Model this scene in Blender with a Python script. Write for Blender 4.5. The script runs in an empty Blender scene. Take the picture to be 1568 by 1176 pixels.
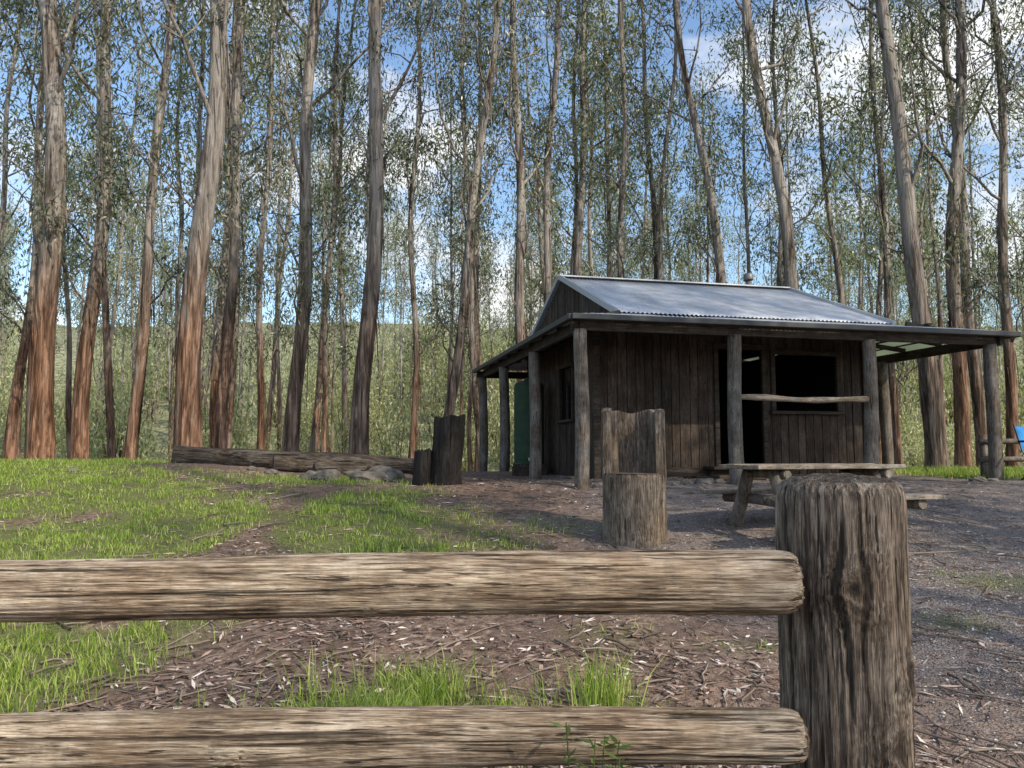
import bpy, math, numpy as np
from mathutils import Vector, Matrix, Euler
RAD=math.radians
rng=np.random.default_rng(7)
scene=bpy.context.scene
COL=scene.collection
# ------------------------------------------------------------------ noise
def _h(i,j,k):
    n=(i*73856093)^(j*19349663)^(k*83492791)
    n=((n^(n>>13))*1274126177)&0x7fffffff
    n=n^(n>>15)
    return (n&0xffff)/65535.0
def vn(x,y,z=0.0):
    x,y,z=np.broadcast_arrays(np.asarray(x,float),np.asarray(y,float),np.asarray(z,float))
    i=np.floor(x).astype(np.int64);j=np.floor(y).astype(np.int64);k=np.floor(z).astype(np.int64)
    fx=x-i;fy=y-j;fz=z-k
    fx=fx*fx*(3-2*fx);fy=fy*fy*(3-2*fy);fz=fz*fz*(3-2*fz)
    r=0
    for a in (0,1):
        wa=fx if a else 1-fx
        for b in (0,1):
            wb=fy if b else 1-fy
            for c in (0,1):
                wc=fz if c else 1-fz
                r=r+wa*wb*wc*_h(i+a,j+b,k+c)
    return r
def fbm(x,y,z=0.0,o=3):
    s=0;a=.5;t=0
    for q in range(o):
        f=2**q
        s=s+a*vn(np.asarray(x)*f+q*17,np.asarray(y)*f+q*5,np.asarray(z)*f+q*31);t+=a;a*=.5
    return s/t
def sm(a,b,v):
    t=np.clip((np.asarray(v,float)-a)/(b-a),0,1);return t*t*(3-2*t)
# ------------------------------------------------------------------ mesh builder
class MB:
    def __init__(s): s.v=[];s.n=0;s.f=[]
    def add(s,V,F,mat=0,smooth=True):
        V=np.asarray(V,float).reshape(-1,3);F=np.asarray(F,np.int64)
        s.v.append(V);s.f.append((F+s.n,mat,smooth));s.n+=len(V)
    def pack(s):
        V=np.vstack(s.v);g={}
        for F,m,k in s.f: g.setdefault((F.shape[1],m,k),[]).append(F)
        s.v=[V];s.f=[(np.vstack(x),m,k) for (q,m,k),x in g.items()];return s
    def merge(s,src,R,t):
        V=src.v[0]@np.array(R).T+np.array(t);b=s.n;s.v.append(V);s.n+=len(V)
        for F,m,k in src.f: s.f.append((F+b,m,k))
    def tube(s,path,rad,sides=8,mat=0,cap=True,disp=0.0,dsc=3.0,smooth=True):
        P=np.asarray(path,float);R=np.broadcast_to(np.asarray(rad,float),(len(P),))
        T=np.gradient(P,axis=0);T/=np.linalg.norm(T,axis=1)[:,None]+1e-9
        m=np.abs(T.mean(0));ref=np.array([0,0,1.]) if m[2]<.8*np.linalg.norm(m) else np.array([1.,0,0])
        A=np.cross(T,ref);A/=np.linalg.norm(A,axis=1)[:,None]+1e-9;B=np.cross(T,A)
        th=np.arange(sides)*2*math.pi/sides
        RR=R[:,None]*np.ones((1,sides))
        if disp:
            L=np.concatenate([[0],np.cumsum(np.linalg.norm(np.diff(P,axis=0),axis=1))])
            RR=RR*(1+disp*(fbm(np.cos(th)[None]*dsc+P[0,0],np.sin(th)[None]*dsc+P[0,1],L[:,None]*.9)-.5)*2)
        V=P[:,None]+RR[...,None]*(np.cos(th)[None,:,None]*A[:,None]+np.sin(th)[None,:,None]*B[:,None])
        n=len(P);i=np.arange(n-1)[:,None]*sides;j=np.arange(sides)[None];j2=(j+1)%sides
        F=np.stack([i+j,i+j2,i+sides+j2,i+sides+j],-1).reshape(-1,4)
        V=V.reshape(-1,3)
        if cap:
            V=np.vstack([V,P[0],P[-1]]);c0=n*sides
            j=np.arange(sides);j2=(j+1)%sides
            t=np.vstack([np.stack([j*0+c0,j2,j],-1),np.stack([j*0+c0+1,(n-1)*sides+j,(n-1)*sides+j2],-1)])
            base=s.n
            s.add(V,F,mat,smooth)
            s.f.append((t+base,mat,False))
        else: s.add(V,F,mat,smooth)
    def box(s,c,d,mat=0,rot=None,jit=0):
        c=np.array(c,float);d=np.array(d,float)/2
        V=np.array([[x,y,z] for x in(-1,1) for y in(-1,1) for z in(-1,1)],float)*d
        if jit: V+=rng.normal(0,jit,V.shape)
        if rot is not None: V=V@np.array(rot).T
        s.add(V+c,[[0,1,3,2],[4,6,7,5],[0,4,5,1],[2,3,7,6],[0,2,6,4],[1,5,7,3]],mat,False)
    def grid(s,V,mat=0,smooth=True,wrap=False):
        n,m=V.shape[:2];i=np.arange(n-1)[:,None]*m
        j=np.arange(m if wrap else m-1)[None];j2=(j+1)%m
        F=np.stack([i+j,i+j2,i+m+j2,i+m+j],-1).reshape(-1,4)
        s.add(V.reshape(-1,3),F,mat,smooth)
    def leaves(s,C,D,S,L,W,mat=1):
        n=len(C);L=L[:,None];W=W[:,None]
        V=np.stack([C,C+D*L*.45+S*W,C+D*L,C+D*L*.45-S*W],1).reshape(-1,3)
        F=np.arange(n*4).reshape(-1,4)
        s.add(V,F,mat,False)
    def build(s,name,mats,parent=None,loc=(0,0,0),rot=(0,0,0),attr=None,link=True):
        me=bpy.data.meshes.new(name)
        V=np.vstack(s.v)
        sizes=np.concatenate([np.full(len(F),F.shape[1]) for F,_,_ in s.f]).astype(np.int32)
        loops=np.concatenate([F.ravel() for F,_,_ in s.f]).astype(np.int32)
        mi=np.concatenate([np.full(len(F),m) for F,m,_ in s.f]).astype(np.int32)
        so=np.concatenate([np.full(len(F),k) for F,_,k in s.f]).astype(bool)
        me.vertices.add(len(V));me.vertices.foreach_set('co',V.ravel())
        me.loops.add(len(loops));me.loops.foreach_set('vertex_index',loops)
        me.polygons.add(len(sizes))
        st=np.concatenate([[0],np.cumsum(sizes)[:-1]]).astype(np.int32)
        me.polygons.foreach_set('loop_start',st)
        try: me.polygons.foreach_set('loop_total',sizes)
        except Exception: pass
        me.polygons.foreach_set('material_index',mi)
        me.polygons.foreach_set('use_smooth',so)
        if attr:
            for k,a in attr.items():
                at=me.attributes.new(k,'FLOAT','POINT');at.data.foreach_set('value',np.asarray(a,np.float32).ravel())
        me.update(calc_edges=True)
        for m in mats: me.materials.append(m)
        if not link: return me
        return obj(name,me,parent,loc,rot)
def obj(name,data,parent=None,loc=(0,0,0),rot=(0,0,0),scale=(1,1,1)):
    o=bpy.data.objects.new(name,data);COL.objects.link(o)
    o.location=loc;o.rotation_euler=rot;o.scale=scale
    if parent is not None:o.parent=parent
    return o
def empty(name,loc=(0,0,0),rot=(0,0,0)):
    o=obj(name,None,None,loc,rot);o.empty_display_size=.2;return o
def bevel(o,w=.006):
    m=o.modifiers.new('bev','BEVEL');m.width=w;m.segments=2;m.limit_method='ANGLE'
# ------------------------------------------------------------------ materials
class NT:
    def __init__(s,name):
        s.m=bpy.data.materials.new(name);s.m.use_nodes=True;s.t=s.m.node_tree;s.t.nodes.clear()
        s.out=s.t.nodes.new('ShaderNodeOutputMaterial')
    def n(s,ty,ins=None,**kw):
        nd=s.t.nodes.new('ShaderNode'+ty)
        for k,v in kw.items(): setattr(nd,k,v)
        if ins:
            for k,v in ins.items():
                if hasattr(v,'links') : s.t.links.new(v,nd.inputs[k])
                else: nd.inputs[k].default_value=v
        return nd
    def coord(s,scale=(1,1,1)):
        tc=s.n('TexCoord');mp=s.n('Mapping',{'Vector':tc.outputs['Object'],'Scale':scale});return mp.outputs[0]
    def noise(s,vec,scale=5,detail=4,rough=.55,dist=0):
        return s.n('TexNoise',{'Vector':vec,'Scale':scale,'Detail':detail,'Roughness':rough,'Distortion':dist}).outputs['Fac']
    def ramp(s,fac,stops):
        r=s.n('ValToRGB',{'Fac':fac});e=r.color_ramp.elements
        while len(e)<len(stops): e.new(.5)
        for q,(p,c) in zip(e,stops): q.position=p;q.color=(*c,1) if len(c)==3 else c
        return r.outputs['Color']
    def mix(s,f,a,b,mode='MIX'):
        m=s.n('Mix',data_type='RGBA',blend_type=mode)
        for idx,v in ((0,f),(6,a),(7,b)):
            if hasattr(v,'links'): s.t.links.new(v,m.inputs[idx])
            else: m.inputs[idx].default_value=v if not isinstance(v,tuple) or len(v)==4 else (*v,1)
        return m.outputs[2]
    def math(s,op,a,b=0.5):
        m=s.n('Math',{0:a,1:b},operation=op);return m.outputs[0]
    def bump(s,h,strength=.5,dist=.02):
        return s.n('Bump',{'Height':h,'Strength':strength,'Distance':dist}).outputs[0]
    def fin(s,col,rough=.8,nrm=None,metal=0,spec=.3,**kw):
        ins={'Base Color':col if hasattr(col,'links') else (*col,1),'Roughness':rough,'Metallic':metal,'Specular IOR Level':spec}
        if nrm is not None: ins['Normal']=nrm
        ins.update(kw)
        b=s.n('BsdfPrincipled',ins);s.t.links.new(b.outputs[0],s.out.inputs[0]);s.b=b;return s.m
def island(t): return t.n('NewGeometry').outputs['Random Per Island']
def mr(t,v,a,b,c=0.0,d=1.0): return t.n('MapRange',{'Value':v,'From Min':a,'From Max':b,'To Min':c,'To Max':d}).outputs[0]
def wood(name,axis,dark,mid,light,fine=38,bs=.7,bd=.006,attr=False,isl=.5,warp=.6):
    t=NT(name);k=[1,1,1];k['xyz'.index(axis)]=.12;v=t.coord(tuple(k))
    k2=[1,1,1];k2['xyz'.index(axis)]=.045;v2=t.coord(tuple(k2))
    a=t.noise(v,fine*.5,5,.7,warp);b=t.noise(v2,fine*6,3,.7,.2)
    crk=t.noise(v2,fine*2.2,3,.6,.6)
    big=t.noise(t.coord(),3.1,3,.6);blot=t.noise(t.coord(),22,5,.7)
    f=t.math('ADD',t.math('MULTIPLY',a,.45),t.math('MULTIPLY',b,.55))
    c=t.ramp(f,[(.38,dark),(.49,mid),(.60,light)])
    ck=mr(t,crk,.595,.635)
    c=t.mix(t.math('MULTIPLY',ck,.85),c,tuple(q*.3 for q in dark))
    c=t.mix(mr(t,big,.35,.65),c,t.mix(1.0,c,(.62,.55,.49,1),'MULTIPLY'))
    c=t.mix(mr(t,blot,.48,.66,0,.65),c,t.mix(1.0,c,(.50,.51,.53,1),'MULTIPLY'))
    if isl:
        r=t.ramp(island(t),[(0,(1-isl,)*3),(1,(1.0,.97,.93))]);c=t.mix(1.0,c,r,'MULTIPLY')
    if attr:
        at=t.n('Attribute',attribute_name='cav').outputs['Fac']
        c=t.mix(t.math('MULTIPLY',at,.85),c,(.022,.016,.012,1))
    h=t.math('ADD',t.math('SUBTRACT',f,t.math('MULTIPLY',ck,.4)),t.math('MULTIPLY',blot,.35))
    return t.fin(c,.82,t.bump(h,bs,bd),spec=.25)
M={}
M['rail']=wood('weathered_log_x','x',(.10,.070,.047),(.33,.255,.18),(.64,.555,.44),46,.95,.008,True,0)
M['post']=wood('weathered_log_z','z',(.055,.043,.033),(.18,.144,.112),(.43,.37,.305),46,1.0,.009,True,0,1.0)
M['board']=wood('hut_board','z',(.032,.025,.020),(.075,.058,.048),(.14,.112,.095),30,.8,.005,False,.5)
M['hutpost']=wood('hut_post_wood','z',(.08,.072,.063),(.18,.163,.145),(.31,.285,.26),30,.7,.005,False,.2)
M['beam']=wood('hut_beam_wood','x',(.03,.024,.02),(.065,.053,.043),(.12,.10,.085),30,.7,.005,False,.3)
M['beamy']=wood('hut_beam_wood_y','y',(.03,.024,.02),(.065,.053,.043),(.12,.10,.085),30,.7,.005,False,.3)
M['table']=wood('table_wood','x',(.13,.11,.09),(.31,.275,.23),(.52,.47,.40),36,.6,.004,False,.3)
M['chair']=wood('stump_wood','z',(.045,.036,.029),(.155,.128,.102),(.36,.305,.245),34,1,.014,False,.0,1.2)
M['burnt']=wood('burnt_wood','z',(.007,.006,.006),(.016,.014,.013),(.042,.037,.034),20,1,.02,False,0)
M['oldlog']=wood('fallen_log_bark','x',(.02,.016,.013),(.06,.05,.041),(.19,.165,.14),14,1,.03,False,0)
def bark(name,c1,c2,c3,low,zoff=0.0):
    t=NT(name);v=t.coord((1,1,.09));a=t.noise(v,12,6,.7,.8)
    b=t.noise(t.coord((1,1,.3)),1.6,2);c=t.ramp(a,[(.36,c1),(.5,c2),(.64,c3)])
    tc=t.n('TexCoord');z=t.n('SeparateXYZ',{0:tc.outputs['Object']}).outputs[2]
    rnd=t.n('ObjectInfo').outputs['Random']
    patch=t.noise(t.coord((1,1,.16)),2.6,4,.6,1.2)
    zz=t.math('ADD',z,t.math('MULTIPLY',b,5.0))
    hz=mr(t,zz,4.0,8.5,1,0)
    f=t.math('MULTIPLY',hz,mr(t,rnd,0,1,.0,.9))
    c=t.mix(f,c,t.mix(1.0,c,low,'MULTIPLY'))
    up=t.math('MULTIPLY',mr(t,zz,5.5,10.5),mr(t,patch,.40,.55,.2,.9))
    c=t.mix(up,c,t.mix(mr(t,a,.35,.65),(.17,.155,.14,1),(.47,.44,.40,1)))
    pf=mr(t,patch,.55,.61,0,.4);c=t.mix(pf,c,(.34,.305,.27,1))
    dk=mr(t,patch,.46,.39,0,.75);c=t.mix(dk,c,t.mix(1.0,c,(.36,.32,.295,1),'MULTIPLY'))
    return t.fin(c,.9,t.bump(a,1.0,.09),spec=.15)
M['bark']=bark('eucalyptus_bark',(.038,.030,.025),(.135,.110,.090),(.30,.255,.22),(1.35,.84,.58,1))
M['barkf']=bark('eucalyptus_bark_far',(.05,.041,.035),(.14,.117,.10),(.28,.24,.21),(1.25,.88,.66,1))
def leafm(name,stops,tr=.4,rough=.45):
    t=NT(name);c=t.ramp(island(t),stops)
    b=t.n('BsdfPrincipled',{'Base Color':c,'Roughness':rough,'Specular IOR Level':.5})
    if tr==0: t.t.links.new(b.outputs[0],t.out.inputs[0]);return t.m
    tl=t.n('BsdfTranslucent',{'Color':t.mix(1.0,c,(1.5,1.6,.8,1),'MULTIPLY')})
    mx=t.n('MixShader',{0:tr,1:b.outputs[0],2:tl.outputs[0]});t.t.links.new(mx.outputs[0],t.out.inputs[0]);return t.m
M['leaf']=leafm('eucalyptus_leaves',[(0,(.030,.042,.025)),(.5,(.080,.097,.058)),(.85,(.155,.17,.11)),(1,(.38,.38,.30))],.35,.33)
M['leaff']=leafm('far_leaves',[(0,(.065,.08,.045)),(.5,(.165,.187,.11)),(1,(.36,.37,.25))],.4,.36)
M['shrub']=leafm('undergrowth_leaves',[(0,(.14,.155,.08)),(.5,(.31,.325,.18)),(1,(.55,.54,.36))],.42)
M['grass']=leafm('grass_blades',[(0,(.09,.14,.022)),(.5,(.22,.32,.05)),(.80,(.36,.45,.09)),(1,(.56,.52,.28))],.42,.6)
M['weed']=leafm('weed_leaves',[(0,(.05,.08,.02)),(1,(.14,.20,.05))],.3,.5)
M['litter']=leafm('leaf_litter_mat',[(0,(.06,.037,.029)),(.45,(.19,.12,.09)),(.8,(.38,.285,.235)),(1,(.66,.59,.53))],0,.7)
M['twig']=leafm('twig_mat',[(0,(.06,.042,.034)),(1,(.24,.19,.15))],0,.8)
t=NT('gravel_stone');M['pebble']=t.fin(t.ramp(island(t),[(0,(.12,.108,.102)),(.6,(.30,.27,.255)),(1,(.56,.525,.50))]),.8)
t=NT('rock');v=t.coord();a=t.noise(v,6,6,.7);M['rock']=t.fin(t.ramp(a,[(.35,(.06,.052,.045)),(.65,(.20,.175,.15))]),.85,t.bump(a,.8,.03))
# ground
t=NT('ground_soil');v=t.coord()
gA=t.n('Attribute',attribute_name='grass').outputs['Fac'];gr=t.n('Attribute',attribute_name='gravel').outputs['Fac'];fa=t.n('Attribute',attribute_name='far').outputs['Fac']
n1=t.noise(v,1.3,4,.6);n2=t.noise(v,14,5,.65);n3=t.noise(v,75,2,.6)
vo=t.n('TexVoronoi',{'Vector':v,'Scale':62.0});vf=vo.outputs['Color']
soil=t.ramp(n2,[(.33,(.07,.047,.035)),(.52,(.20,.138,.104)),(.7,(.38,.295,.235))])
soil=t.mix(mr(t,n1,.4,.62,0,.7),soil,(.12,.083,.064,1))
grv=t.ramp(t.n('SeparateColor',{0:vf}).outputs[0],[(0,(.135,.118,.110)),(.6,(.27,.24,.226)),(1,(.46,.42,.395))])
grv=t.mix(t.math('MULTIPLY',n2,.8),grv,(.22,.18,.155,1))
c=t.mix(t.math('MULTIPLY',gr,.8),soil,grv)
c=t.mix(t.math('MULTIPLY',gA,.8),c,t.ramp(n3,[(.35,(.065,.08,.025)),(.65,(.165,.20,.055))]))
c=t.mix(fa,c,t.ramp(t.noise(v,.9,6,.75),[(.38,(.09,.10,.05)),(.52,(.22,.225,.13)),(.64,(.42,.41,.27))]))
hh=t.math('ADD',t.math('MULTIPLY',n2,1.0),t.math('ADD',t.math('MULTIPLY',n3,.45),t.math('MULTIPLY',vo.outputs['Distance'],t.math('MULTIPLY',gr,-.7))))
M['ground']=t.fin(c,.92,t.bump(hh,.9,.035),spec=.2)
t=NT('zincalume_roof');a=t.noise(t.coord((1,.15,1)),3,5,.6);M['roof']=t.fin(t.ramp(a,[(.3,(.40,.42,.45)),(.7,(.62,.64,.67))]),.5,None,.3,.5)
t=NT('dark_metal');M['gut']=t.fin((.05,.052,.055),.5,None,.3)
t=NT('light_flashing');M['flash']=t.fin((.42,.45,.48),.45,None,.5)
t=NT('flue_steel');M['flue']=t.fin((.16,.16,.165),.55,None,.6)
t=NT('polycarbonate_sheet');b=t.n('BsdfPrincipled',{'Base Color':(.20,.24,.18,1),'Roughness':.4});tl=t.n('BsdfTranslucent',{'Color':(.3,.36,.24,1)})
mx=t.n('MixShader',{0:.5,1:b.outputs[0],2:tl.outputs[0]});t.t.links.new(mx.outputs[0],t.out.inputs[0]);M['poly']=t.m
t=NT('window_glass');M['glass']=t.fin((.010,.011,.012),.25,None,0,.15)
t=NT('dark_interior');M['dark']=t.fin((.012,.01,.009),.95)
t=NT('tank_green');a=t.noise(t.coord(),4,4);M['tank']=t.fin(t.ramp(a,[(.3,(.022,.044,.026)),(.7,(.038,.066,.040))]),.7,None,0,.15)
t=NT('white_pvc');M['pvc']=t.fin((.3,.3,.28),.5)
t=NT('blue_canvas');a=t.noise(t.coord(),90,2);M['blue']=t.fin(t.ramp(a,[(.3,(.01,.16,.42)),(.7,(.02,.24,.6))]),.7)
t=NT('chair_steel');M['steel']=t.fin((.1,.1,.11),.4,None,.8)
# ------------------------------------------------------------------ terrain
YP=np.array([-400,-50,-3,0,3,5,8,9.5,11,12.5,16,19,25,40,60,90,150,300,1500])
ZP=np.array([-4,-2.2,-1.5,-1.42,-1.27,-1.14,-.93,-.70,-.50,-.45,-.42,-.5,-1.0,-2.4,-1.5,5,19,48,130])
def gz(x,y):
    x=np.asarray(x,float);y=np.asarray(y,float)
    z=sum(np.interp(y+d,YP,ZP) for d in (-.8,-.4,0,.4,.8))/5
    z=z+sm(2,7,-x)*sm(9,14,y)*(1-sm(18,26,y))*.22
    hut=sm(0,1.5,x)*sm(9.5,11,y)*(1-sm(20,22,y))*(1-sm(9,11,x))
    z=z+(fbm(x*.45,y*.45)-.5)*.16*(1-.85*hut)*sm(1.0,4,np.abs(y))+(vn(x*3.1,y*3.1)-.5)*.03+(vn(x*9,y*9,3)-.5)*.014
    z=z+(fbm(x*.02,y*.02)-.5)*14*sm(60,140,y)
    return z
def gs(x,y): return float(gz(np.array([x]),np.array([y]))[0])
def gmask(x,y):
    xe=np.interp(y,[6,7,8,11,13],[.9,.7,.3,-.9,-2])
    a=sm(6.3,7.4,y)*(1-sm(11.8,13.2,y))*(1-sm(xe-1.3,xe+.3,x))
    a=np.maximum(a,sm(9,11,y)*(1-sm(16,18,y))*sm(5.6,7.5,-x))
    a=np.maximum(a,sm(1.9,2.7,-x+.25*(y-4))*(1-sm(6,8,y))*sm(2,2.6,y))
    a=np.maximum(a,sm(6.8,8,x)*sm(12.2,13.2,y)*(1-sm(18,22,y)))
    n=fbm(x*1.1+3,y*1.1,0,4)
    a=a*sm(.36,.60,n+.12)
    for gx,gy,sx,sy,am in ((-.55,3.62,.42,.30,1.3),(3.95,6.3,.35,.22,.8),(2.95,5.3,.25,.15,.7),(1.38,4.7,.28,.13,.6),(.6,4.9,.25,.15,.6),(.5,3.8,.2,.1,.8),(0.5,8.6,.6,.3,.5),(-.2,6.0,.4,.2,.45)):
        a=np.maximum(a,am*np.exp(-((x-gx)/sx)**2-((y-gy)/sy)**2))
    return np.clip(a,0,1)
def gravm(x,y):
    return sm(.4,2.8,x+(fbm(x*.6,y*.6)-.5)*2+(y-5)*.16)*(1-sm(14,17,y))
def axis(lo,hi,step,far,grow=1.18):
    a=list(np.arange(lo,hi,step));s=step
    while a[-1]<far: s*=grow;a.append(a[-1]+s)
    s=step;b=[]
    x=lo
    while x>-far: s*=grow;x-=s;b.append(x)
    return np.array(b[::-1]+a)
X=axis(-11,11,.075,1500,1.12);Y=axis(2,17,.075,1500,1.12)
gx,gy=np.meshgrid(X,Y)
mb=MB();zz=gz(gx,gy);mb.grid(np.stack([gx,gy,zz],-1))
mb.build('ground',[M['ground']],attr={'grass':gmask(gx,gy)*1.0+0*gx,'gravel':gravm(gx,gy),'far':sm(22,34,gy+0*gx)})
# ------------------------------------------------------------------ grass
def blades(x,y,h,w):
    n=len(x);z=gz(x,y)-.005;az=rng.uniform(0,2*math.pi,n);ln=rng.uniform(.1,.8,n)*h;az2=rng.uniform(0,2*math.pi,n)
    B=np.stack([x,y,z],1);S=np.stack([np.cos(az),np.sin(az),0*az],1)*w[:,None]
    Ld=np.stack([np.cos(az2)*ln,np.sin(az2)*ln,0*az],1);U=np.stack([0*h,0*h,h],1)
    m=B+U*.6+Ld*.35;tp=B+U*(.95)+Ld
    V=np.stack([B-S,B+S,m+S*.75,m-S*.75,tp],1).reshape(-1,3)
    k=np.arange(n)[:,None]*5
    return V,k+np.array([[0,1,2,3]]),k+np.array([[3,2,4]])
mb=MB()
def patch(x0,x1,y0,y1,n,hmin,hmax,w,pw=1.0):
    x=rng.uniform(x0,x1,n);y=rng.uniform(y0,y1,n);m=gmask(x,y)**pw
    cl=sm(.35,.65,vn(x*5,y*5,9));k=rng.random(n)<m*(.15+.85*cl);x=x[k];y=y[k]
    h=rng.uniform(hmin,hmax,len(x))*(.4+1.0*vn(x*4,y*4,2));V,q,t3=blades(x,y,h,np.full(len(x),w)*rng.uniform(.6,1.3,len(x)))
    b=mb.n;mb.add(V,q,0,False);mb.f.append((t3+b,0,False))
patch(-9.5,1.3,6.2,13.2,130000,.03,.09,.004)
patch(-14,-5,11,18,34000,.05,.10,.006)
patch(-5.5,-1.3,2.2,7,65000,.05,.16,.0028)
patch(-1.6,.6,2.9,4.4,30000,.10,.25,.0028)
patch(0,4.6,3.4,9.2,16000,.03,.08,.003)
patch(6.8,14,12,19,36000,.07,.16,.006)
mb.build('grass',[M['grass']])
# ------------------------------------------------------------------ leaf litter, twigs, gravel
def scatter(n,y0,y1,hx=.75,p=1.0):
    y=y0+(y1-y0)*rng.random(n)**p;x=rng.uniform(-1,1,n)*hx*(y+.6);return x,y
mb=MB()
x,y=scatter(36000,2.3,13,.72,1.5)
keep=rng.random(len(x))<(1-.7*gmask(x,y))*(.12+1.3*sm(.38,.62,fbm(x*.9+9,y*.9)))*(1-.5*gravm(x,y));x=x[keep];y=y[keep];n=len(x)
az=rng.uniform(0,2*math.pi,n);C=np.stack([x,y,gz(x,y)+rng.uniform(.004,.016,n)],1)
D=np.stack([np.cos(az),np.sin(az),rng.normal(0,.16,n)],1);S=np.stack([-np.sin(az),np.cos(az),rng.normal(0,.35,n)],1)
mb.leaves(C,D,S,rng.uniform(.03,.10,n),rng.uniform(.005,.011,n),0)
x,y=scatter(3500,3,12,.6,1.2);k=rng.random(len(x))<(1-.6*gmask(x,y));x=x[k];y=y[k];n=len(x)
az=rng.uniform(0,2*math.pi,n);C=np.stack([x,y,gz(x,y)+.01],1)
D=np.stack([np.cos(az),np.sin(az),rng.normal(0,.05,n)],1);S=np.stack([-np.sin(az),np.cos(az),rng.normal(0,.3,n)],1)
mb.leaves(C,D,S,rng.uniform(.10,.20,n),rng.uniform(.005,.010,n),0)
mb.build('leaf_litter',[M['litter']])
mb=MB()
x,y=scatter(1100,2.6,13,.7,1.2)
for i in range(len(x)):
    L=rng.uniform(.08,.45)*(1 if rng.random()<.92 else 2.2);a=rng.uniform(0,6.28);s=np.linspace(-.5,.5,5)*L
    px=x[i]+np.cos(a)*s+rng.normal(0,.012,5);py=y[i]+np.sin(a)*s+rng.normal(0,.012,5)
    mb.tube(np.stack([px,py,gz(px,py)+.012+rng.uniform(0,.015)],1),np.linspace(1,.4,5)*rng.uniform(.003,.009),5,0,False)
mb.build('fallen_twigs',[M['twig']])
mb=MB()
x,y=scatter(30000,2.6,10,.72,1.3);k=rng.random(len(x))<(.10+.9*gravm(x,y))*(1-gmask(x,y));x=x[k];y=y[k];n=len(x)
O=np.array([[1,0,0],[0,1,0],[-1,0,0],[0,-1,0],[0,0,.7],[0,0,-.7]],float)
V=O[None]*rng.uniform(.004,.012,(n,1,1))*rng.uniform(.6,1.3,(n,6,1));a=rng.uniform(0,6.28,n)
ca,sa=np.cos(a)[:,None],np.sin(a)[:,None]
V=np.stack([V[...,0]*ca-V[...,1]*sa,V[...,0]*sa+V[...,1]*ca,V[...,2]],-1)+np.stack([x,y,gz(x,y)+.003],1)[:,None]
F=np.array([[0,1,4],[1,2,4],[2,3,4],[3,0,4],[1,0,5],[2,1,5],[3,2,5],[0,3,5]])
mb.add(V.reshape(-1,3),(np.arange(n)[:,None,None]*6+F[None]).reshape(-1,3),0,False)
mb.build('gravel',[M['pebble']])
# ------------------------------------------------------------------ foreground log fence
def log(name,mat,L,r0,axis,nl,ns,parent,loc,rot,knots,seed,amp=.07,taper=0.0,bend=.01,crack=.05,fib=.05):
    s=np.linspace(0,1,nl);th=np.linspace(0,2*math.pi,ns,endpoint=False)
    Sg,Tg=np.meshgrid(s*L,th,indexing='ij')
    tw=Tg+.22*(fbm(Sg*1.1+seed,0,seed,2)-.5)*2
    for (ks,kt,kr,kh) in knots:   # fibres flow round each knot
        dx=Sg-ks;dt=(Tg-kt+math.pi)%(2*math.pi)-math.pi
        tw=tw-dt*.75*np.exp(-((dx/(kr*1.5))**2+(dt*r0/(kr*1.3))**2))
    cx,cy=np.cos(tw),np.sin(tw)
    low=(fbm(Sg*1.3+seed,np.cos(Tg)*.8+seed,np.sin(Tg)*.8,2)-.5)*2*amp
    mid=(fbm(Sg*3+seed,np.cos(Tg)*2.2,np.sin(Tg)*2.2+seed,2)-.5)*2*amp*.5
    g=fbm(Sg*1.3+seed*2,cx*9,cy*9,2);cr=sm(.66,.76,g)
    g2=fbm(Sg*2.0+seed*3,cx*20,cy*20,2);c2=sm(.62,.74,g2)
    g3=fbm(Sg*7+seed*5,cx*10,cy*10,2)
    R=r0*(1+low+mid+(g-.5)*fib+(g2-.5)*.05+(g3-.5)*.03-cr*crack-c2*crack*.4-taper*(Sg/L))
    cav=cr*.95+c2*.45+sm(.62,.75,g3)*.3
    for (ks,kt,kr,kh) in knots:
        dx=Sg-ks;dy=r0*((Tg-kt+math.pi)%(2*math.pi)-math.pi)
        wv=1+.25*np.sin(3*np.arctan2(dy,dx)+seed)
        d=np.sqrt((dx*.8)**2+dy**2)/kr*wv
        R=R+kh*np.exp(-d**2*1.2)-kh*1.1*np.exp(-(d*2.8)**2)+kh*.14*np.sin(d*13)*np.exp(-d*d*.6)
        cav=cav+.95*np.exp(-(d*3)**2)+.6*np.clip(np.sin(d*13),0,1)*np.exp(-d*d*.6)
    e=np.minimum(Sg,L-Sg);R=R*(1-.12*np.exp(-e/.014))
    a1=R*np.cos(Tg)+bend*np.sin(Sg*2.1+seed);a2=R*np.sin(Tg)+bend*np.sin(Sg*1.4+seed*2)
    V=np.stack([Sg,a1,a2],-1) if axis=='x' else np.stack([a1,a2,Sg],-1)
    m=MB();m.grid(V,0,True,True)
    cavs=[cav.ravel()]
    for e_i,sg in ((0,-1),(nl-1,1)):
        ring=V[e_i];c=ring.mean(0);ks=np.array([1,.96,.88,.78,.66,.54,.42,.3,.18,.08,.01]);out=[]
        for k in ks:
            ax=0 if axis=='x' else 2
            p=(c+(ring-c)*k).copy();p[:,ax]+=sg*(.014*(1-k*k)+.016*(fbm(np.cos(th)*k*6+seed,np.sin(th)*k*6,e_i,3)-.5)*(1 if k<.99 else 0))
            out.append(p)
        G=np.stack(out)
        m.grid(G,0,True,True)
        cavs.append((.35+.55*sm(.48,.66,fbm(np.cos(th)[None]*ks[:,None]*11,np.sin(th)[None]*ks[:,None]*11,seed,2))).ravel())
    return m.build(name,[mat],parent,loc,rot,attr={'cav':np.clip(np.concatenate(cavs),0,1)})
fence=empty('log_fence',(0.725,1.72,-1.40))
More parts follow.
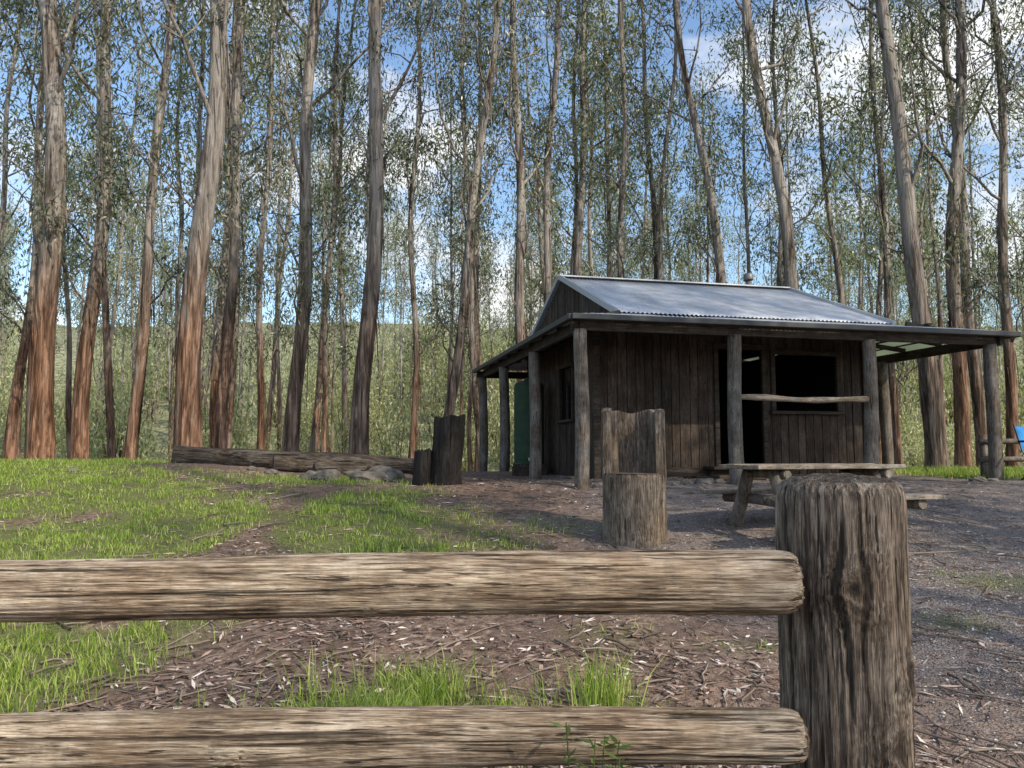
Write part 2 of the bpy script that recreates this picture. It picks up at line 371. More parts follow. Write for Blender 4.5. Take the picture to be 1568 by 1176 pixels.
log('post',M['post'],1.335,.125,'z',460,190,fence,(0,0,0),(0,0,RAD(10)),[(1.12,-1.95,.045,.015),(.80,-1.35,.045,.012),(.62,-1.45,.045,.015),(.93,-.9,.035,.010)],3.3,.06,-.06,.004,.08,.12)
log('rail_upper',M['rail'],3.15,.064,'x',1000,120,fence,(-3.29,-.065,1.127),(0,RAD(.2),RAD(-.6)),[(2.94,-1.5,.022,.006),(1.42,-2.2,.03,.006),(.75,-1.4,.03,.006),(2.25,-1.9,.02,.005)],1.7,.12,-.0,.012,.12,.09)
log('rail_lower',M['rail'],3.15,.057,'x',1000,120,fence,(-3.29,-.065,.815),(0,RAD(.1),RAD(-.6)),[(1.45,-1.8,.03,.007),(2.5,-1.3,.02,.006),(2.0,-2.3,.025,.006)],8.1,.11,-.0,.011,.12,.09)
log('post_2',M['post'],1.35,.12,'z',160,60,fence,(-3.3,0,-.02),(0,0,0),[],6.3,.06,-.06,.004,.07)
# small weed growing in front of the lower rail
mb=MB();wx,wy=.13,1.50;wz=gs(wx,wy)
for i in range(11):
    a=rng.uniform(0,6.28);q=rng.uniform(.02,.10);h=rng.uniform(.68,.86);s=np.linspace(0,1,7)
    P=np.stack([np.cos(a)*q*s**2,np.sin(a)*q*s**2*.5,h*s],1);mb.tube(P,np.linspace(.003,.0012,7),5,0,False)
    k=40;tt=rng.uniform(.6,1,k);C=np.stack([np.cos(a)*q*tt**2,np.sin(a)*q*tt**2*.5,h*tt],1)
    D=rng.normal(0,1,(k,3));D[:,2]=np.abs(D[:,2])*.4;D/=np.linalg.norm(D,axis=1)[:,None];S_=np.cross(D,rng.normal(0,1,(k,3)));S_/=np.linalg.norm(S_,axis=1)[:,None]
    mb.leaves(C,D,S_,rng.uniform(.015,.042,k),rng.uniform(.003,.006,k),0)
mb.build('weed_plant',[M['weed']],None,(wx,wy,wz))
# ------------------------------------------------------------------ hut
hut=empty('timber_hut',(.99,11.0,-.47),(0,0,RAD(13)))
EV=2.42;HB=2.64;RZ=3.84;U0,U1=.72,5.72;V0,V1=1.4,6.0;RU0,RU1=.80,5.72
def corr(P00,P10,P01,P11,mb,mat=0,pitch=.076,amp=.011,along='u'):
    P00,P10,P01,P11=[np.array(p,float) for p in(P00,P10,P01,P11)]
    L=max(np.linalg.norm(P10-P00),np.linalg.norm(P11-P01));n=int(L/pitch*6);s=np.linspace(0,1,n);tt=np.linspace(0,1,6)
    S,T=np.meshgrid(s,tt,indexing='ij')
    P=(P00*((1-S)*(1-T))[...,None]+P10*(S*(1-T))[...,None]+P01*((1-S)*T)[...,None]+P11*(S*T)[...,None])
    w=P[...,0] if along=='u' else P[...,1]
    P[...,2]+=amp*np.sin(w/pitch*2*math.pi)
    mb.grid(P,mat)
mb=MB()
corr((RU0,.66,HB-.01),(RU1,.66,HB-.01),(RU0,3.7,RZ),(RU1,3.7,RZ),mb)
corr((RU0,6.74,HB-.01),(RU1,6.74,HB-.01),(RU0,3.7,RZ),(RU1,3.7,RZ),mb)
corr((-.15,-.15,EV),(7.4,-.15,EV),(.82,.72,HB-.03),(5.72,.72,HB-.03),mb)
corr((-.15,7.55,EV),(7.4,7.55,EV),(.82,6.7,HB-.03),(5.72,6.7,HB-.03),mb)
corr((-.15,-.15,EV),(-.15,7.55,EV),(.82,.72,HB-.03),(.82,6.7,HB-.03),mb,along='v')
roof=mb.build('roof',[M['roof']],hut);
so=roof.modifiers.new('s','SOLIDIFY');so.thickness=.004
mb=MB();corr((7.4,-.15,EV),(7.4,7.55,EV),(5.72,.72,HB-.03),(5.72,6.7,HB-.03),mb,along='v')
mb.build('side_roof',[M['poly']],hut)
mb=MB()
def bar(mb,a,b,w,h,mat=0,jit=0):
    a=np.array(a,float);b=np.array(b,float);d=b-a;L=np.linalg.norm(d);x=d/L
    up=np.array([0,0,1.]) if abs(x[2])<.95 else np.array([0,1.,0]);yv=np.cross(up,x);yv/=np.linalg.norm(yv);z=np.cross(x,yv)
    mb.box((a+b)/2,(L,w,h),mat,np.stack([x,yv,z],1),jit)
bar(mb,(RU0-.02,.6,HB-.02),(RU0-.02,3.7,RZ+.02),.05,.09,0);bar(mb,(RU0-.02,6.8,HB-.02),(RU0-.02,3.7,RZ+.02),.05,.09,0)
bar(mb,(RU1+.02,.6,HB-.02),(RU1+.02,3.7,RZ+.02),.05,.09,0);bar(mb,(RU1+.02,6.8,HB-.02),(RU1+.02,3.7,RZ+.02),.05,.09,0)
bar(mb,(RU0-.03,3.7,RZ+.025),(RU1+.03,3.7,RZ+.025),.22,.025,0)
mb.build('ridge_and_barge_flashing',[M['flash']],hut)
mb=MB()
for a,b in (((-.2,-.2,EV-.045),(7.45,-.2,EV-.045)),((-.2,-.2,EV-.047),(-.2,7.6,EV-.047)),((7.45,-.2,EV-.043),(7.45,7.6,EV-.043))): bar(mb,a,b,.09,.085,0)
g=mb.build('gutters',[M['gut']],hut);bevel(g,.012)
mb=MB()
bar(mb,(-.15,0,2.29),(7.25,0,2.29),.07,.16,0);bar(mb,(-.15,7.45,2.29),(7.25,7.45,2.29),.07,.16,0)
for u in np.arange(.9,5.7,.8):
    bar(mb,(u,.0,2.395),(u,V0,2.68),.045,.09,1)
bar(mb,(.0,.7,2.555),(5.72,.7,2.555),.05,.06,0)
bar(mb,(0,-.1,2.288),(0,7.5,2.288),.07,.16,1);bar(mb,(7.2,-.1,2.285),(7.2,7.5,2.285),.07,.16,1)
for v in np.arange(.3,7.4,.9):
    bar(mb,(0,v,2.39),(U0,v,2.55),.045,.08,0);bar(mb,(7.2,v,2.39),(U1,v,2.56),.045,.08,0)
for u in (6.1,6.55,7.0): bar(mb,(u,.2,2.45+ (7.2-u)*.1),(u,7.3,2.45+(7.2-u)*.1),.07,.035,1)
o=mb.build('roof_frame',[M['beam'],M['beamy']],hut)
mb=MB()
posts=[(0,0),(2.42,0),(4.75,0),(7.05,0),(0,2.6),(0,5.1),(0,7.45),(7.1,2.6),(7.1,5.1),(7.1,7.45),(2.4,7.45),(4.8,7.45)]
for u,v in posts:
    h=np.linspace(-.3,2.22,22);pt=np.stack([u+.015*np.sin(h*2+u),v+.012*np.cos(h*1.7+v),h],1)
    mb.tube(pt,.108*(1-.03*h),20,0,True,.10,2.2)
mb.build('verandah_posts',[M['hutpost']],hut)
mb=MB()
s=np.linspace(2.42,4.75,24);mb.tube(np.stack([s,-.02+0*s,1.27+.015*np.sin(s*3)],1),.045+.006*np.sin(s*7),12,0,True,.1)
mb.build('verandah_rail',[M['table']],hut)
mb=MB()
def wallboards(a0,a1,fn,zlo,zhi,openings,w=.165):
    a=a0
    while a<a1-.02:
        ww=min(w*rng.uniform(.85,1.15),a1-a);c=a+ww/2;segs=[(zlo(c) if callable(zlo) else zlo,zhi(c) if callable(zhi) else zhi)]
        for (o0,o1,z0,z1) in openings:
            if o0<c<o1:
                ns=[]
                for (p,q) in segs:
                    if z0>p: ns.append((p,min(q,z0)))
                    if z1<q: ns.append((max(p,z1),q))
                segs=ns
        d=rng.uniform(-.006,.006)
        for p,q in segs:
            if q-p>.03: fn(c,ww-.010,p+rng.uniform(-.012,.012)*(p<.2),q,d)
        a+=ww
wallboards(U0,U1,lambda c,w,p,q,d:mb.box((c,V0+d,(p+q)/2),(w,.03,q-p)),.0,2.62,[(2.88,3.70,.22,2.2),(3.95,5.15,1.17,2.14)])
wallboards(U0,U1,lambda c,w,p,q,d:mb.box((c,V1+d,(p+q)/2),(w,.03,q-p)),.0,2.62,[])
gab=lambda v:2.6+max(0,(1.2*(1-abs(v-3.7)/3.0)))-.02
wallboards(V0+.02,V1-.02,lambda c,w,p,q,d:mb.box((U0+d,c,(p+q)/2),(.03,w,q-p)),.0,2.5,[(2.6,3.35,1.05,2.0)])
wallboards(V0+.02,V1-.02,lambda c,w,p,q,d:mb.box((U1+d,c,(p+q)/2),(.03,w,q-p)),.0,2.5,[(3,3.8,1.05,2.0)])
wallboards(.78,6.62,lambda c,w,p,q,d:mb.box((RU0+.04+d,c,(p+q)/2),(.03,w,q-p)),2.56,gab,[],.11)
wallboards(.78,6.62,lambda c,w,p,q,d:mb.box((RU1-.04+d,c,(p+q)/2),(.03,w,q-p)),2.56,gab,[],.11)
o=mb.build('wall_boards',[M['board']],hut);bevel(o,.004)
mb=MB()
def lin(c,d): mb.box(c,d)
yl=V0+.045
for (a,b,z0,z1) in ((U0+.03,2.86,0,2.6),(2.86,3.72,2.22,2.6),(3.72,3.93,0,2.6),(3.93,5.17,0,1.15),(3.93,5.17,2.16,2.6),(5.17,U1-.03,0,2.6)): lin(((a+b)/2,yl,(z0+z1)/2),(b-a,.02,z1-z0))
xl=U0+.045
for (a,b,z0,z1) in ((V0+.06,2.58,0,2.5),(2.58,3.37,0,1.03),(2.58,3.37,2.02,2.5),(3.37,V1-.06,0,2.5)): lin((xl,(a+b)/2,(z0+z1)/2),(.02,b-a,z1-z0))
lin((U1-.045,(V0+V1)/2,1.25),(.02,V1-V0-.15,2.5));lin(((U0+U1)/2,V1-.045,1.25),(U1-U0-.15,.02,2.5))
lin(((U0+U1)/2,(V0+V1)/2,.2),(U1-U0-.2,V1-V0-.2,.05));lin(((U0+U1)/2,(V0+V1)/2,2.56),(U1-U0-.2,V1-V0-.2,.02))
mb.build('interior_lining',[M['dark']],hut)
mb=MB()
f=V0-.03
for u in (2.84,3.74): mb.box((u,f,1.22),(.08,.05,2.05))
mb.box((3.29,f,2.26),(.98,.05,.08))
for u in (3.91,5.19): mb.box((u,f,1.655),(.08,.05,.97))
mb.box((4.55,f,2.18),(1.36,.05,.08));mb.box((4.55,f-.02,1.135),(1.42,.10,.05))
g=U0-.03
for v in (2.57,3.38): mb.box((g,v,1.525),(.05,.07,.97))
mb.box((g,2.975,2.04),(.05,.88,.07));mb.box((g-.02,2.975,1.02),(.09,.92,.05));mb.box((g+.02,2.975,1.5),(.03,.035,.95))
for u in (U0-.01,U1+.01): mb.box((u,V0-.035,1.28),(.11,.04,2.56))
mb.box((U0-.035,V0+.04,1.28),(.04,.10,2.5))
mb.box((1.78,V0-.025,.13),(2.0,.03,.16))
o=mb.build('door_and_window_frames',[M['beam']],hut);bevel(o,.004)
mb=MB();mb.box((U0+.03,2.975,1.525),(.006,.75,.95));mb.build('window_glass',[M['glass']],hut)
mb=MB();cs,sn=math.cos(RAD(75)),math.sin(RAD(75));R=[[cs,-sn,0],[sn,cs,0],[0,0,1]]
for k in range(5):
    d=.08+.155*k;mb.box((2.92+cs*d,V0+.08+sn*d,1.22),(.148,.035,1.94),0,R)
mb.build('door',[M['board']],hut)
mb=MB();mb.box((3.25,V0-.22,.20),(1.35,.36,.05));mb.box((3.25,V0-.10,.08),(1.2,.10,.18));mb.box((3.25,V0-.62,.06),(1.6,.36,.07))
o=mb.build('door_step',[M['beam']],hut);bevel(o,.006)
mb=MB();mb.tube([(5.15,4.2,3.4),(5.15,4.2,4.14)],.065,18,0);mb.tube([(5.15,4.2,4.12),(5.15,4.2,4.14),(5.15,4.2,4.24),(5.15,4.2,4.27)],[.10,.105,.105,.07],18,0)
mb.build('flue',[M['flue']],hut)
mb=MB();mb.tube([(.62,5.0,2.3),(.60,5.0,1.4),(.60,5.0,.1)],.03,12,0);mb.build('downpipe',[M['pvc']],hut)
# ------------------------------------------------------------------ water tank
tank=empty('water_tank',(.33,15.0,gs(.33,15.0)))
mb=MB();zs=np.linspace(.22,1.72,120);pr=np.stack([0*zs,0*zs,zs],1);rr=.29+.0025*np.sin(zs*2*math.pi/.15)
mb.tube(pr,rr,40,0,False);mb.tube([(0,0,1.72),(0,0,1.78),(0,0,1.82),(0,0,1.84)],[.29,.26,.15,.02],40,0);mb.tube([(0,0,1.82),(0,0,1.88)],.09,20,0)
mb.build('tank_body',[M['tank']],tank)
mb=MB()
for k in range(4): mb.box((-.24+.16*k,0,.18),(.15,.66,.06))
for yy in (-.25,.25): mb.box((0,yy,.03),(.66,.12,.24))
mb.build('tank_stand',[M['beamy']],tank);mb=MB();mb.tube([(0,-.28,.32),(0,-.36,.32),(0,-.38,.27)],.02,10,0);mb.build('tap',[M['flash']],tank)
# ------------------------------------------------------------------ picnic table
px,py=3.22,8.35
tb=empty('picnic_table',(px,py,gs(px-.5,py-.2)+.0),(0,0,RAD(16)))
mb=MB()
for k in range(5): mb.box((rng.normal(0,.008),-.31+.155*k,.745+rng.normal(0,.002)),(1.80,.148,.045),0)
for sy in(-1,1):
    for k in (0,1): mb.box((rng.normal(0,.01)+.02,sy*(.62+.15*k),.45),(1.82,.145,.048),0)
o=mb.build('tabletop_and_seats',[M['table']],tb);bevel(o,.008)
mb=MB()
for xx in (-.62,.62):
    for sy in (-1,1):
        s=np.linspace(0,1,8);mb.tube(np.stack([xx+0*s,sy*(.22+.36*s),.70-.76*s],1),.062+.014*s,14,0,True,.18)
    s=np.linspace(-.80,.80,12);mb.tube(np.stack([xx+.07+0*s,s,.385+.01*np.sin(s*4)],1),.055,14,0,True,.15)
    s=np.linspace(-.36,.36,8);mb.tube(np.stack([xx+.07+0*s,s,.67+0*s],1),.045,14,0,True,.1)
s=np.linspace(-.62,.62,8);mb.tube(np.stack([s,0*s,.40+0*s],1),.045,12,0,True,.1)
mb.build('log_frame',[M['hutpost']],tb)
# ------------------------------------------------------------------ log chair
cx_,cy_=1.27,8.1
ch=empty('log_chair',(cx_,cy_,gs(cx_,cy_)-.0),(0,0,RAD(-4)))
mb=MB();th=np.linspace(0,2*math.pi,96,endpoint=False)
def rad(th,z): return .338*(1+.06*(fbm(np.cos(th)*1.3,np.sin(th)*1.3,z*.8,2)-.5)*2+.05*(fbm(np.cos(th)*7,np.sin(th)*7,z*.6,2)-.5)-.05*sm(.6,.72,fbm(np.cos(th)*12,np.sin(th)*12,z*.5,2)))
zs=np.linspace(-.1,.70,22);Zg,Tg=np.meshgrid(zs,th,indexing='ij');R=rad(Tg,Zg)*(1-.04*np.exp(-(.70-Zg)/.02))*(.97+.06*np.exp(-np.clip(Zg,0,9)/.1))
mb.grid(np.stack([R*np.cos(Tg),R*np.sin(Tg),Zg],-1),0,True,True)
ks=np.array([1,.9,.7,.5,.3,.1,.01]);r=rad(th,.70)*.96
mb.grid(np.stack([np.stack([r*k*np.cos(th),r*k*np.sin(th),.70+.014*(fbm(np.cos(th)*k*6,np.sin(th)*k*6,1,3)-.5)*(k<.95)+0*th],-1) for k in ks]),0,True,True)
a=np.linspace(RAD(-20),RAD(200),60);zz_=np.linspace(.62,1.36,28)
def ring(z,zi):
    ro=rad(a,z)*np.ones(60);ri=.245*(1+.08*(fbm(np.cos(a)*7,np.sin(a)*7,z*.8+5,2)-.5)*2)
    zo=z+.07*(vn(np.cos(a)*3+4,np.sin(a)*3,1)-.5)*sm(1.2,1.36,z)
    O=np.stack([ro*np.cos(a),ro*np.sin(a),zo],-1);I=np.stack([ri*np.cos(a),ri*np.sin(a)*1.0,zo],-1)[::-1]
    return np.vstack([O,I])
G=np.stack([ring(z,i) for i,z in enumerate(zz_)]);mb.grid(G,0,False,True)
T=G[-1];m=len(T)//2;O=T[:m];I=T[m:][::-1];mb.grid(np.stack([O,O*.5+I*.5+[0,0,.006],I]),0,False)
mb.build('carved_stump',[M['chair']],ch)
# ------------------------------------------------------------------ burnt stumps
def stump(name,x,y,r,h,mat,seed,parent=None,slant=.0):
    mb=MB();zs=np.linspace(-.1,h,20);Zg,Tg=np.meshgrid(zs,th,indexing='ij')
    R=r*(1+.22*(fbm(np.cos(Tg)*1.6+seed,np.sin(Tg)*1.6,Zg*.8,3)-.5)*2+.10*(fbm(np.cos(Tg)*6+seed,np.sin(Tg)*6,Zg,2)-.5)+.12*np.exp(-np.clip(Zg,0,9)/.12))
    zo=Zg+(Zg>h*.9)*(slant*np.cos(Tg)+.09*(fbm(np.cos(Tg)*3,np.sin(Tg)*3,seed,2)-.5))
    G=np.stack([R*np.cos(Tg)+.05*Zg,R*np.sin(Tg),zo],-1);mb.grid(G,0,True,True)
    c=G[-1].mean(0);mb.grid(np.stack([c+(G[-1]-c)*k+[0,0,-.03*(1-k)] for k in (1,.75,.4,.01)]),0,True,True)
    return mb.build(name,[mat],parent,(x,y,gs(x,y)))
stump('burnt_stump',-.98,11.5,.235,.97,M['burnt'],4,None,.02)
stump('burnt_stump',-1.34,11.45,.13,.50,M['burnt'],9,None,.01)
def flog(name,a,b,r,seed):
    a=np.array(a);b=np.array(b);d=b-a;L=np.linalg.norm(d);s=np.linspace(0,1,50);th=np.linspace(0,2*math.pi,28,endpoint=False)
    mb=MB();S,Tg=np.meshgrid(s*L,th,indexing='ij');R=r*(1-.25*S/L)*(1+.36*(fbm(S*1.5+seed,np.cos(Tg)*1.4,np.sin(Tg)*1.4,3)-.5)*2)
    G=np.stack([S,R*np.cos(Tg)+.06*np.sin(S*1.3+seed),R*np.sin(Tg)],-1);mb.grid(G,0,True,True)
    for e in (0,-1):
        c=G[e].mean(0);mb.grid(np.stack([c+(G[e]-c)*k for k in (1,.6,.02)]),0,True,True)
    mb.build(name,[M['oldlog']],None,(a[0],a[1],gs(a[0],a[1])+r*.75),(0,-math.atan2(gs(b[0],b[1])-gs(a[0],a[1]),L),math.atan2(d[1],d[0])))
flog('fallen_log',(-6.25,14.4),(-1.75,14.0),.20,2)
flog('fallen_log',(-4.2,13.6),(-1.9,14.6),.14,5)
flog('fallen_log',(-3.3,13.0),(-2.55,13.5),.12,8)
def rock(mb,x,y,r,seed):
    u=np.linspace(0,math.pi,9);w=np.linspace(0,2*math.pi,12,endpoint=False);U,Wg=np.meshgrid(u,w,indexing='ij')
    D=np.stack([np.sin(U)*np.cos(Wg),np.sin(U)*np.sin(Wg),np.cos(U)],-1)
    q=r*(.6+.8*fbm(D[...,0]*1.5+seed,D[...,1]*1.5,D[...,2]*1.5,2));P=D*q[...,None]*[1.25,1,.62]
    mb.grid(P+[x,y,gs(x,y)+r*.15],0,False,True)
mb=MB();c0=(-2.55,12.5)
for k in range(11):
    a=k/11*6.283+rng.normal(0,.2);rock(mb,c0[0]+.62*math.cos(a),c0[1]+.55*math.sin(a),rng.uniform(.10,.22),k*3.1)
for (x,y,r) in ((-4.0,12.9,.10),(-3.75,12.7,.07),(-1.9,11.9,.06),(-4.4,13.1,.08),(-6.9,12.2,.07),(-3.2,12.3,.13)): rock(mb,x,y,r,x*7)
mb.build('campfire_rocks',[M['rock']])
mb=MB()
for (x,y,r) in ((1.25,11.1,.09),(1.45,11.0,.07),(2.6,11.5,.09),(2.85,11.5,.11),(3.1,11.6,.08),(2.4,11.3,.06),(4.3,11.6,.07),(7.2,12.0,.1),(7.5,12.1,.07),(1.0,12.8,.08),(.9,13.4,.07)): rock(mb,x,y,r,x*5)
mb.build('edging_stones',[M['rock']])
fb=empty('post_and_rail_fence',(7.98,13.1,gs(7.95,13.1)))
mb=MB()
for k in (0,1.9,3.8): mb.tube([(k,0,-.1),(k+.01,0,.35),(k,0,.74)],.065,14,0,True,.1)
for z in (.62,.32):
    s=np.linspace(-.1,3.9,14);mb.tube(np.stack([s,0*s-.05,z+.01*np.sin(s*2)],1),.045,12,0,True,.1)
mb.build('fence_timbers',[M['hutpost']],fb)
cc=empty('camp_chair',(8.46,12.25,gs(8.4,12.25)),(0,0,RAD(20)))
mb=MB();s=np.linspace(0,1,9)
S,T=np.meshgrid(np.linspace(-.24,.24,9),s,indexing='ij')
mb.grid(np.stack([S,-.25+.45*T,.44-.05*np.cos(S*6)*np.sin(T*3.14)],-1));mb.grid(np.stack([S,.20+.12*T,.44+.42*T-.0*S],-1));mb.build('canvas',[M['blue']],cc)
mb=MB()
for sx in(-.26,.26):
    mb.tube([(sx,-.26,0),(sx,.20,.45),(sx,.33,.9)],.012,8);mb.tube([(sx,.25,0),(sx,-.22,.45),(sx,-.26,.62)],.012,8);mb.tube([(sx,-.27,.62),(sx,.26,.62)],.018,8)
mb.tube([(-.26,-.26,.02),(.26,.25,.02)],.01,8);mb.tube([(.26,-.26,.02),(-.26,.25,.02)],.01,8);mb.build('frame',[M['steel']],cc)
# ------------------------------------------------------------------ trees
def leafset(mb,centers,n,sig,L,W,mat=1):
    C=np.repeat(centers,n,0)+rng.normal(0,1,(len(centers)*n,3))*np.array(sig)*np.repeat(rng.uniform(.6,1.5,len(centers)),n)[:,None]
    k=len(C);D=rng.normal(0,.5,(k,3));D[:,2]-=.8;D/=np.linalg.norm(D,axis=1)[:,None]
    S=np.cross(D,rng.normal(0,1,(k,3)));S/=np.linalg.norm(S,axis=1)[:,None]+1e-6
    mb.leaves(C,D,S,rng.uniform(.6,1.25,k)*L,rng.uniform(.7,1.2,k)*W,mat)
def tree_mesh(ctrl,r0,H,nbr,brfrom,ncl,L,W,ring=.35,sides=14,lowb=3,blen=1.0,sig=(.34,.34,.36),disp=.14,strips=0,pc=.5):
    mb=MB();hs=np.arange(-.5,H,ring);ch=[c[0] for c in ctrl]
    fx=lambda h:sum(np.interp(np.asarray(h)+d,ch,[c[1] for c in ctrl]) for d in (-1.5,-.7,0,.7,1.5))/5
    ph=rng.uniform(0,9);wob=.05+.04*rng.random()
    TX=lambda h:fx(h)-fx(0)+wob*np.sin(np.asarray(h)*.75+ph)-wob*math.sin(ph)
    TY=lambda h:wob*np.cos(np.asarray(h)*.45+ph)-wob*math.cos(ph)
    RR=lambda h:r0*np.clip(1-.75*(np.clip(h,0,H)/H)**.8,.05,1)+r0*.22*np.exp(-np.clip(h,0,99)/.35)
    mb.tube(np.stack([TX(hs),TY(hs),hs],1),RR(hs),sides,0,True,disp,2.4)
    for i in range(strips):
        h=rng.uniform(2.5,H*.75);az=rng.uniform(0,6.283);l=rng.uniform(.5,1.9);s=np.linspace(0,1,6);o=float(RR(h))*1.0
        rr=o+.02+.22*l*s*rng.uniform(.05,.5);P=np.stack([TX(h)+np.cos(az+s*.4)*rr,TY(h)+np.sin(az+s*.4)*rr,h-l*s],1)
        mb.tube(P,np.linspace(.016,.006,6),4,0,False)
    cl=[]
    for i in range(nbr+lowb):
        if i<nbr: h=brfrom+(H-.5-brfrom)*((i+rng.random())/nbr)**.9;ll=1.0
        else: h=rng.uniform(brfrom*.45,brfrom);ll=.6
        az=rng.uniform(0,6.283);el=RAD(rng.uniform(38,74));Lb=blen*ll*np.clip(1.2+(H-h)*.17,1.1,3.6)*rng.uniform(.7,1.25)
        s=np.linspace(0,1,7);d=np.array([math.cos(az)*math.cos(el),math.sin(az)*math.cos(el),math.sin(el)])
        P=np.array([TX(h),TY(h),h])+s[:,None]*Lb*d+np.stack([0*s,0*s,.18*Lb*s**2],1)+np.cumsum(rng.normal(0,.04*Lb,(7,3))*(s[:,None]>0),0)
        rb=min(float(RR(h))*.40,.055)*ll
        mb.tube(P,np.linspace(rb,.008,7),6,0,False)
        if i>=nbr and rng.random()<.4: continue
        for q in range(5):
            t0=rng.uniform(.35,1);b=P[min(6,int(t0*6))];dd=rng.normal(0,1,3);dd[2]=abs(dd[2])*.6-.15;dd/=np.linalg.norm(dd)
            l2=Lb*rng.uniform(.22,.42);Q=b+np.linspace(0,1,4)[:,None]*dd*l2+rng.normal(0,.04,(4,3))*[[0],[1],[1],[1]]
            mb.tube(Q,np.linspace(rb*.35+.003,.004,4),4,0,False)
            if rng.random()<pc+.25: cl.append(Q[3]-[0,0,.08])
            if rng.random()<pc*.6: cl.append(Q[3]+rng.normal(0,.22,3)-[0,0,.3])
            if rng.random()<pc*.4: cl.append(Q[2])
        cl.append(P[-1])
    cl=np.array(cl);leafset(mb,cl,max(1,ncl),sig,L,W)
    return mb
near=[ # X, Y, r, dx at .29Y, dx at .61Y, height
(-9.75,16,.33,.12,-.34,24),(-10.05,18,.24,.19,.18,24),(-8.41,17,.17,.38,.56,22),(-6.70,16,.34,.23,.38,26),(-7.35,19.5,.20,.1,.15,23),
(-5.17,18,.24,.08,.30,24),(-3.27,16.5,.26,.19,.25,25),(-1.85,20,.19,.71,1.42,22),(-.90,24,.15,-.39,-.68,22),(.39,22,.22,-.09,-.27,24),
(.90,24,.22,.16,.51,24),(3.62,25,.17,-.08,.07,24),(5.06,27,.15,.21,.97,24),(6.45,22,.22,-.35,-1.44,23),(7.56,20,.26,-.11,-1.05,24),
(9.06,26,.17,.14,.2,24),(11.96,24,.17,-.06,-.2,23),(10.4,19,.32,-.33,-.83,26),(11.63,20,.26,-.06,.54,25),(13.35,22,.22,-.15,-.31,23),
(-13.0,20,.17,.25,.4,22),(-7.5,23,.15,-.05,.1,22),(-6.4,26,.15,.2,.3,23),(-3.13,24,.14,-.1,.0,22),(13.2,20.5,.2,.1,.3,22),
(-11.6,17,.13,-.4,-.9,20),(-4.3,22,.16,.1,.2,22),(-9.2,24,.2,.1,.2,23),(2.2,29,.17,.1,.3,24),(14.2,18.5,.26,.1,.2,24)]
for (x,y,r,d1,d2,H) in near:
    ctrl=[(0,0),(.29*y,d1),(.61*y,d2),(H,d2+(d2-d1)*.6)]
    e=empty('eucalyptus_tree',(x,y,gs(x,y)-.1),(0,0,0))
    brf=rng.uniform(5.0,8.0)
    mb=tree_mesh(ctrl,r*.80,H,17,brf,44,.17,.020,blen=.92,sig=(.19,.19,.30),strips=30,pc=.5)
    mb.build('trunk_and_crown',[M['bark'],M['leaf']],e)
far=[]
for k in range(7):
    lean=rng.normal(0,.8);far.append(tree_mesh([(0,0),(8,lean*.3),(24,lean)],.16,24,17,rng.uniform(8,11),19,.28,.036,.8,8,2,1.0,(.24,.24,.36),strips=5,pc=.42).pack())
pts=[];tries=0
while len(pts)<165 and tries<9000:
    tries+=1
    y=26+75*rng.random()**1.25;x=rng.uniform(-.80,.80)*y
    if all((x-a)**2+(y-b)**2>3.6 for a,b in pts): pts.append((x,y))
def rotm(rx,ry,rz,sx,sy,sz): return np.array(Euler((rx,ry,rz)).to_matrix())@np.diag([sx,sy,sz])
fmb=MB()
for (x,y) in pts:
    s=rng.uniform(.7,1.08);w=s*rng.uniform(.8,1.25);fmb.merge(far[rng.integers(7)],rotm(rng.normal(0,.02),rng.normal(0,.02),rng.uniform(0,6.28),w,w,s),(x,y,gs(x,y)-.1))
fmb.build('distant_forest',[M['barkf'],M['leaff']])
sh=[]
for k in range(4):
    mb=MB();cl=[]
    for i in range(12):
        a=rng.uniform(0,6.28);q=rng.uniform(.2,1.3);h=rng.uniform(.8,3.0);P=np.array([[.1*math.cos(a),.1*math.sin(a),-.1],[q*.5*math.cos(a),q*.5*math.sin(a),h*.5],[q*math.cos(a),q*math.sin(a),h]])
        mb.tube(P,[.03,.02,.008],5,0,False);cl+=[P[2],P[1]*.4+P[2]*.6,P[1]+rng.normal(0,.2,3)]
    leafset(mb,np.array(cl),34,(.34,.34,.40),.20,.030);sh.append(mb.pack())
umb=MB()
for i in range(230):
    y=30+92*rng.random()**.9;x=rng.uniform(-.80,.80)*y
    s=rng.uniform(.5,1.05)*(.5+y/38);umb.merge(sh[rng.integers(4)],rotm(0,0,rng.uniform(0,6.28),s,s,s*rng.uniform(.9,1.4)),(x,y,gs(x,y)-.1))
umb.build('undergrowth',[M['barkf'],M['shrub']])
# trees standing behind / beside the camera (they throw the dappled shade)
shade=[tree_mesh([(0,0),(8,.2),(24,.5)],.2,24,22,4.5,60,.24,.034,.8,8,3,1.1,(.30,.30,.38),pc=.5).build('shade_tree_mesh%d'%k,[M['barkf'],M['leaff']],link=False) for k in range(2)]
shade2=[tree_mesh([(0,0),(8,.2),(24,.5)],.2,23,11,6,60,.22,.032,.8,8,2,1.0,(.25,.25,.34),pc=.32).build('shade_tree_mesh%d'%(k+2),[M['barkf'],M['leaff']],link=False) for k in range(2)]
for i,(x,y) in enumerate(((10.6,3.2),(13.6,2.6),(18.5,1.0),(24,3),(14.5,-5.0),(20,-9),(22,-18))):
    e=empty('eucalyptus_tree',(x,y,gs(x,y)-.1),(0,0,rng.uniform(0,6.28)));obj('trunk_and_crown',shade[i%2] if i<4 else shade2[i%2],e)
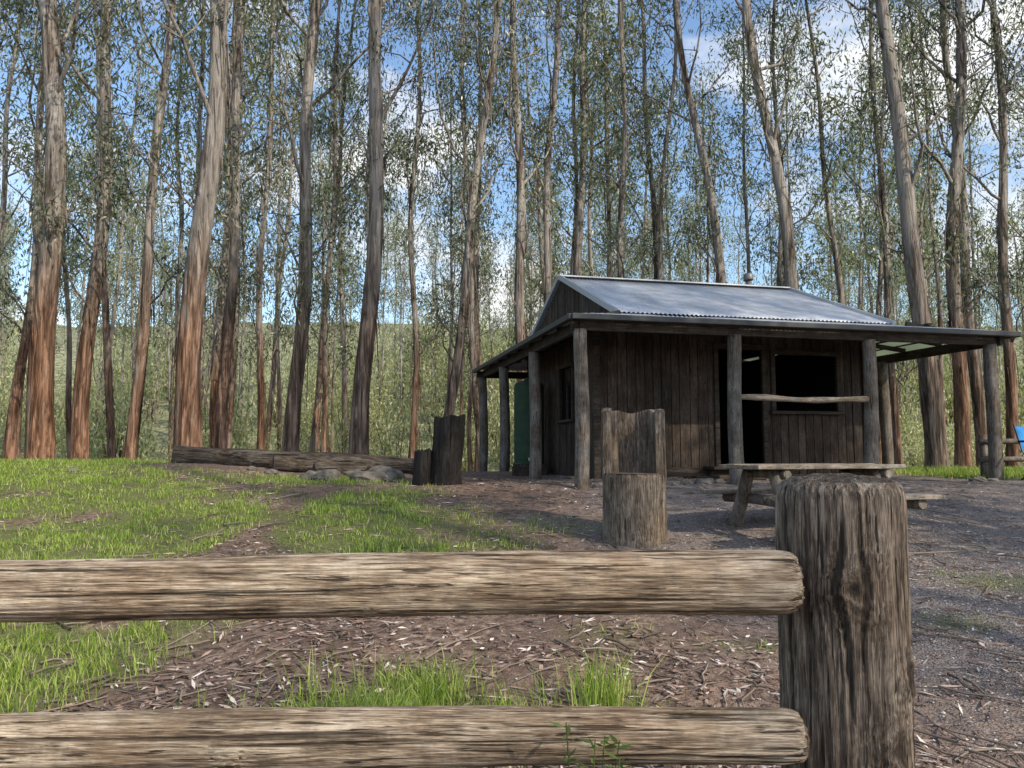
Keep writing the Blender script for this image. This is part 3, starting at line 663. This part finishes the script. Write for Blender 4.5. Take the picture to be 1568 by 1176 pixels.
# ------------------------------------------------------------------ light, sky, camera
S=Vector((.66,-.60,.64)).normalized()
el=math.asin(S.z);az=math.atan2(S.x,S.y)
sun=bpy.data.lights.new('sun','SUN');sun.energy=5;sun.angle=RAD(.53);sun.color=(1,.88,.70)
so_=obj('sun',sun);so_.rotation_euler=S.to_track_quat('Z','Y').to_euler()
w=bpy.data.worlds.new('World');scene.world=w;w.use_nodes=True;nt=w.node_tree;nt.nodes.clear()
out=nt.nodes.new('ShaderNodeOutputWorld');bg=nt.nodes.new('ShaderNodeBackground');bg.inputs[1].default_value=.15
sky=nt.nodes.new('ShaderNodeTexSky');sky.sky_type='NISHITA';sky.sun_disc=False;sky.sun_elevation=el;sky.sun_rotation=az;sky.air_density=1.1;sky.dust_density=1.0;sky.ozone_density=2.0
hs=nt.nodes.new('ShaderNodeHueSaturation');hs.inputs['Saturation'].default_value=1.05;hs.inputs['Value'].default_value=1.6;nt.links.new(sky.outputs[0],hs.inputs['Color'])
tc=nt.nodes.new('ShaderNodeTexCoord');mp=nt.nodes.new('ShaderNodeMapping');mp.inputs['Scale'].default_value=(1,1,2.4);nt.links.new(tc.outputs['Generated'],mp.inputs[0])
nz=nt.nodes.new('ShaderNodeTexNoise');nz.inputs['Scale'].default_value=3.2;nz.inputs['Detail'].default_value=5;nz.inputs['Roughness'].default_value=.55;nt.links.new(mp.outputs[0],nz.inputs['Vector'])
rp=nt.nodes.new('ShaderNodeValToRGB');rp.color_ramp.elements[0].position=.49;rp.color_ramp.elements[1].position=.64;nt.links.new(nz.outputs['Fac'],rp.inputs[0])
mx=nt.nodes.new('ShaderNodeMix');mx.data_type='RGBA';nt.links.new(rp.outputs[0],mx.inputs[0]);nt.links.new(hs.outputs[0],mx.inputs[6]);mx.inputs[7].default_value=(7.4,7.5,7.7,1)
nt.links.new(mx.outputs[2],bg.inputs[0]);nt.links.new(bg.outputs[0],out.inputs[0])
cam=bpy.data.cameras.new('camera');cam.sensor_width=36;cam.lens=27.1;cam.clip_start=.05;cam.clip_end=4000
co=obj('camera',cam,None,(0,0,0),(RAD(95),0,0));scene.camera=co
scene.view_settings.view_transform='Standard';scene.view_settings.look='None';scene.view_settings.exposure=0
